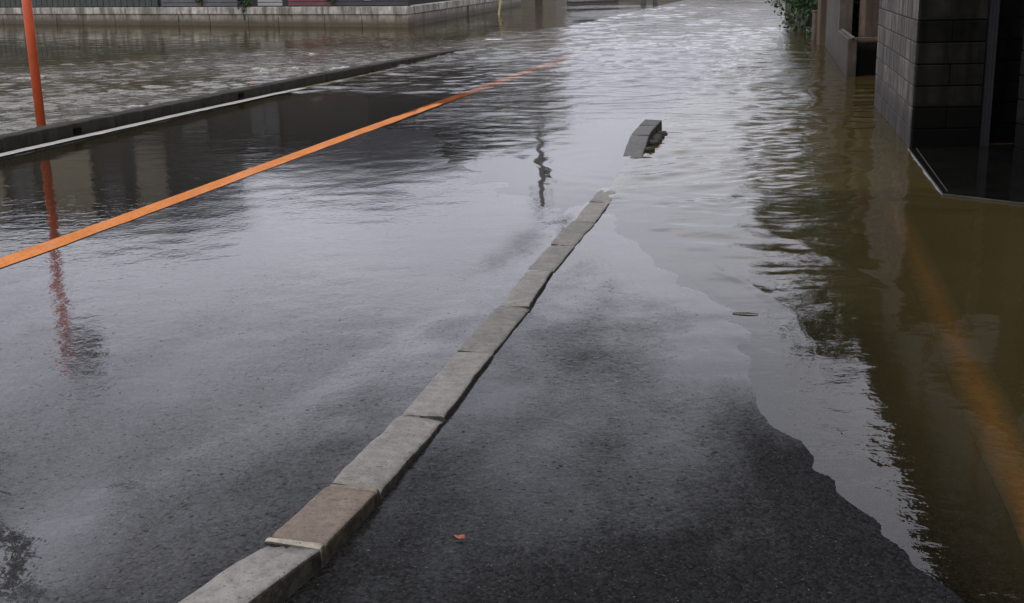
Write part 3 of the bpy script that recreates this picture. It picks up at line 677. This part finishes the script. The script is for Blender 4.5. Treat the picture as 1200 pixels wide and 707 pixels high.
house('end_house', 'pale taupe house with dark roof closing the end of the street', (11.0, 138.0), R(-2), 30.0, 9, 4.6, 6.6, 'taupe',
      wins=[(3, 3.2, 1.8, 1.3), (8, 3.2, 1.8, 1.3), (13, 3.2, 1.8, 1.3), (20, 3.2, 1.8, 1.3), (25, 3.2, 1.8, 1.3)])
house('corner_house', 'charcoal house with dark roof at the far street corner', (-8.0, 128.0), R(2), 19.5, 9, 4.6, 6.6, 'char',
      wins=[(3, 4.2, 1.8, 1.2), (9, 4.2, 1.8, 1.2)])
# right hand house above the block wall: long side parallel to the road
ang_r = math.atan2(dirw.y, dirw.x)
hs_root = house('street_house', 'charcoal two storey house with dark shutters and eaves above the block wall',
      ((Vector((5.08, 11.9, 0)) + nw * 8).x, (Vector((5.08, 11.9, 0)) + nw * 8).y), ang_r + R(1.2), 10.5, 8, 5.05, 7.8, 'char', over=0.50)
for (s_, z_, w_) in ((2.2, 4.2, 1.6), (6.0, 4.2, 1.6), (9.0, 4.2, 1.0), (3.5, 1.7, 1.8), (7.5, 1.7, 1.6)):
    f = boxo('window', (s_, 8.03, z_ + .3), (w_, 0.08, 1.2), M['brown'], hs_root); boxo('shutter', (s_, 8.066, z_ + .3), (w_ - .12, 0.02, 1.08), M['char'], f)
house('added_shade_house', 'charcoal house standing beside the pavement, nearer than the porch', (4.6, -3.0), R(4), 8.0, 10.2, 5.6, 7.8, 'char', over=0.5,
      wins=[(2, 4.2, 1.4, 1.2), (5.5, 4.2, 1.4, 1.2)])  # house added out of view to cut the skylight on the entrance
pr_ = tag(empty('shade_canopy', (5.0, 9.9, 2.3)), 'flat dark porch canopy over the entrance slab', 'canopy')  # out of view, put in to block skylight over the entrance
boxo('canopy', (0.65, 0.1, 0.1), (3.0, 3.6, 0.16), M['black'], pr_, 0, 0.02); boxo('fascia', (0.65, -1.74, 0.08), (3.06, 0.06, 0.26), M['black'], pr_)
boxo('canopy_post', (-0.69, -0.28, -0.78), (0.12, 0.12, 1.60), M['black'], pr_)
h2 = house('neighbour_house', 'tan two storey house with dark hipped roof behind the ivy', ((Vector((8.8, 27.5, 0)) + nw * 8).x, (Vector((8.8, 27.5, 0)) + nw * 8).y), ang_r, 12, 8, 6.0, 8.8, 'taupe', over=0.6)
for (s_, z_) in ((2.5, 4.4), (7.5, 4.4), (2.5, 1.8), (7.5, 1.8)):
    f = boxo('window', (s_, 8.03, z_ + .3), (1.6, 0.08, 1.2), M['frame'], h2); boxo('pane', (s_, 8.066, z_ + .3), (1.48, 0.02, 1.08), M['glass'], f)
def tree(name, label, loc, h, rad, n, seed, leaf=0.10):
    g = np.random.default_rng(seed); o = tag(empty(name, loc), label, 'tree')
    bm = bmesh.new(); tube(bm, (0, 0, -0.3), (0.1, 0.05, h * 0.55), 0.13, 0.07, 10)
    tips = []
    for k in range(9):
        a = g.uniform(0, 6.28); tip = Vector((math.cos(a) * rad * .65, math.sin(a) * rad * .65, h * g.uniform(.5, .9))); tips.append(tip)
        tube(bm, (0.05, 0.03, h * g.uniform(.3, .5)), tip, 0.05, 0.012, 7)
    from_bm('trunk', bm, M['bark'], o, True)
    c = np.array([list(t) for t in tips] + [[g.normal() * rad * .4, g.normal() * rad * .4, h * g.uniform(.6, .98)] for _ in range(16)])
    p = c[g.integers(0, len(c), n)] + g.normal(size=(n, 3)) * rad * 0.24
    leaves('crown', p, leaf, M['leafmat'], o, seed); return o
tree('garden_tree', 'leafy garden tree at the far end of the brown house', (7.4, 24.6, 0), 6.2, 1.5, 5200, 12)
tree('street_tree', 'broad green tree between the far houses', (-1.6, 84.0, 0), 9.0, 2.8, 3800, 13, 0.16)
tree('yard_tree', 'tall green tree beyond the neighbour house', (10.6, 44.0, 0), 8.0, 2.2, 3600, 14, 0.14)

# ---------------------------------------------------------------- far concrete wall and what stands on it
fwall = tag(empty('retaining_wall', (P0.x, P0.y, -0.4)), 'long stained grey concrete retaining wall across the flooded yard', 'wall')
def wseg(root, s0, s1, off, th, z0, z1, mat, name):
    a = along(s0, off + th / 2); b = along(s1, off + th / 2)
    return obox(root, name, (a.x, a.y), (b.x, b.y), th, z0, z1, mat, 0.012)
s = -0.02; k = 0
while s < 30:
    w = [2.0, 1.7, 2.2, 1.5][k % 4]
    wseg(fwall, s + .012, s + w - .012, 0.0 + random.uniform(0, .02), 0.35, -0.4, 0.395, M['fwall'], 'wall_panel')
    wseg(fwall, s + .010, s + w - .010, -0.05 + random.uniform(0, .02), 0.45, 0.400, 0.655, M['fcap'], 'coping')
    s += w; k += 1
dd = Vector((3.6, 23.4, 0)).normalized(); dn = Vector((-dd.y, dd.x, 0))
wall2 = tag(empty('side_retaining_wall', (P0.x, P0.y, -0.4)), 'blackened concrete retaining wall running away down the street', 'wall')
s = 0.36; k = 0
while s < 26:
    w = 2.0
    for (zz0, zz1, off, mt, nm) in ((-0.4, 0.395, 0.0, 'fwall', 'wall_panel'), (0.4, 0.655, 0.05, 'fcap', 'coping')):
        a = P0 + dd * (s + .012) + dn * (0.175 - off); b = P0 + dd * (s + w - .012) + dn * (0.175 - off)
        obox(wall2, nm, (a.x, a.y), (b.x, b.y), 0.35, zz0, zz1, M[mt], 0.012)
    s += w; k += 1
def fence(name, label, s0, s1, mat, nsl, h, vertical=False, cat='fence', post='black', off=0.14):
    q = along((s0 + s1) / 2, off); o = tag(empty(name, (q.x, q.y, 0.655), ang_l), label, cat)
    ln = abs(s1 - s0); nposts = max(2, int(ln / 1.8) + 1)
    for i in range(nposts): boxo('post', (-ln / 2 + 0.04 + (ln - 0.08) * i / (nposts - 1), 0.06, h / 2), (0.07, 0.06, h), M[post], o)
    for i in range(nsl):
        if vertical: boxo('board', (-ln / 2 + ln * (i + .5) / nsl, 0, h / 2 + 0.02), (ln / nsl * 0.9, 0.03, h - 0.04), M[mat], o)
        else: boxo('slat', (0, 0, 0.03 + (h - 0.03) * (i + .5) / nsl), (ln, 0.03, (h - .03) / nsl * 0.80), M[mat], o)
    return o
fence('board_fence', 'dark green board fence at the far end of the retaining wall', 12.3, 26.0, 'green', 38, 1.35, True)
fence('panel_fence', 'dark grey slatted fence beside the round shrub', 8.0, 12.1, 'grey', 10, 1.35)
fence('louvre_gate', 'pale grey louvred gate on the retaining wall', 5.75, 6.95, 'frame', 9, 1.2, cat='gate')
fence('red_shutter', 'dark red slatted shutter on the retaining wall', 3.5, 5.45, 'red', 9, 1.3, cat='shutter')
bf = fence('black_fence', 'black horizontal slat fence with small pale plate at the wall corner', 0.05, 3.3, 'black', 9, 1.3)
boxo('name_plate', (-0.1, -0.024, 0.26), (0.32, 0.012, 0.10), M['pale'], bf)
q = along(7.5, 0.02); bush('round_shrub', 'small round dark shrub hanging over the retaining wall', (q.x, q.y, 0.50), (0.22, 0.2, 0.22), 700, 0.05, M['leafmat'], 9)
def plantpot(s_, seed, lab):
    q = along(s_, 0.05); o = tag(empty('flower_pot', (q.x, q.y, 0.655)), lab, 'pot')
    bm = bmesh.new(); tube(bm, (0, 0, 0), (0, 0, 0.16), 0.07, 0.10, 10); from_bm('pot', bm, M['brown'], o, False)
    g = np.random.default_rng(seed); leaves('foliage', g.normal(size=(90, 3)) * 0.08 + np.array([0, 0, .26]), 0.05, M['leafmat'], o, seed)
plantpot(9.9, 31, 'small potted plant before the grey slatted fence'); plantpot(3.42, 32, 'small potted plant between red shutter and black fence')
bp2 = tag(empty('bamboo_cane', (-0.35, 52.0, -0.3)), 'thin yellow bamboo cane leaning by the blackened wall', 'cane')
tubeo('cane', (0, 0, 0), (0.32, 0.1, 2.0), 0.045, M['bamboo'], bp2, 0.035, 8); tubeo('node_ring', (0.16, 0.05, 1.0), (0.166, 0.052, 1.04), 0.05, M['bamboo'], bp2, None, 8)
for (x, lab) in ((7.35, 'small dark bollard standing in the far water'), (8.0, 'small dark bollard standing in the far water')):
    o = tag(empty('bollard', (x, 67.5, -0.3)), lab, 'bollard', 'bollards in the far water')
    tubeo('post', (0, 0, 0), (0, 0, 1.25), 0.16, M['grey'], o, 0.15, 12); tubeo('cap', (0, 0, 1.25), (0, 0, 1.31), 0.15, M['black'], o, 0.06, 12)

# ---------------------------------------------------------------- convex mirror pole, utility poles
mp_ = tag(empty('traffic_mirror', (-5.50, 14.55, -0.3)), 'orange steel pole of a round traffic mirror behind the far kerb', 'traffic mirror')
bm = bmesh.new(); tube(bm, (0, 0, 0), (0.0, 0, 3.35), 0.054, 0.054, 20); from_bm('pole', bm, M['opole'], mp_, True)
tubeo('arm', (0, 0, 3.15), (0.26, -0.05, 3.15), 0.022, M['opole'], mp_)
bm = bmesh.new()
for r_a, r_b, ya, yb in ((0.02, 0.18, -.10, -.09), (0.18, 0.30, -.09, -.03), (0.30, 0.315, -.03, 0.02)):
    tube(bm, (0.25, ya, 3.15), (0.25, yb, 3.15), r_a * .78, r_b * .78, 24, False)
from_bm('mirror_shell', bm, M['mirrorback'], mp_, True)
bm = bmesh.new(); tube(bm, (0.25, 0.02, 3.15), (0.25, 0.05, 3.15), 0.24, 0.15, 24); from_bm('mirror_face', bm, M['steel'], mp_, True)
boxo('pole_cap', (0, 0, 3.36), (0.09, 0.09, 0.02), M['mirrorback'], mp_)
def upole(label, x, y, h, r, seed):
    o = tag(empty('utility_pole', (x, y, -0.3)), label, 'utility pole')
    bm = bmesh.new(); tube(bm, (0, 0, 0), (0, 0, h), r, r * 0.62, 18); from_bm('shaft', bm, M['cpole'], o, True)
    for z in (h - 0.6, h - 1.5):
        boxo('cross_arm', (0, 0.18, z), (1.7, 0.08, 0.08), M['steel'], o)
        for xx in (-.75, -.35, .35, .75): tubeo('insulator', (xx, 0.18, z + .04), (xx, 0.18, z + .2), 0.04, M['pale'], o, 0.03, 8)
    tubeo('transformer', (0.38, 0, h - 3.4), (0.38, 0, h - 2.5), 0.22, M['grey'], o, None, 14)
    return o
upole('grey concrete utility pole behind the far kerb, nearer than the traffic mirror', -5.96, 12.62, 9.5, 0.16, 1)
upole('grey concrete utility pole far down the flooded street', 2.15, 82.0, 14.5, 0.26, 2)

# ---------------------------------------------------------------- small things
def leaf(name, label, x, y, z, s, mat, seed):
    g = random.Random(seed); bm = bmesh.new(); n = 11; ring = []
    for i in range(n):
        a = 2 * math.pi * i / n; rr = s * (0.75 + 0.35 * g.random()) * (1.25 if i == 0 else 1)
        ring.append(bm.verts.new((math.cos(a) * rr, math.sin(a) * rr * 0.8, 0.006 * g.random())))
    c = bm.verts.new((0, 0, 0.004))
    for i in range(n): bm.faces.new((c, ring[i], ring[(i + 1) % n]))
    r = bmesh.ops.extrude_face_region(bm, geom=list(bm.faces)); bmesh.ops.translate(bm, vec=(0, 0, 0.0015), verts=[v for v in r['geom'] if isinstance(v, bmesh.types.BMVert)])
    bmesh.ops.recalc_face_normals(bm, faces=bm.faces)
    o = from_bm(name, bm, mat); o.location = (x, y, z); o.rotation_euler.z = g.random() * 6; return tag(o, label, 'leaf')
lz = float(pave_z(np.array(-0.165), np.array(3.28)))
leaf('fallen_leaf', 'small orange fallen leaf on the black pavement', -0.165, 3.28, lz + 0.006, 0.015, M['dead'], 2)
leaf('fallen_leaf', 'orange scrap lying on top of the mossy far kerb', float(lkx(17.6)), 17.6, float(lk_z(17.6)) + 0.012, 0.075, M['dead'], 5)
tw = bmesh.new(); tube(tw, (-0.07, 0.012, 0), (0, 0, 0.002), 0.003, 0.004, 7); tube(tw, (0, 0, 0.002), (0.05, -0.012, 0), 0.004, 0.002, 7)
tw = from_bm('floating_twig', tw, M['bark']); tw.location = (1.13, 5.68, 0.004); tag(tw, 'thin dark twig floating on the calm water', 'twig')
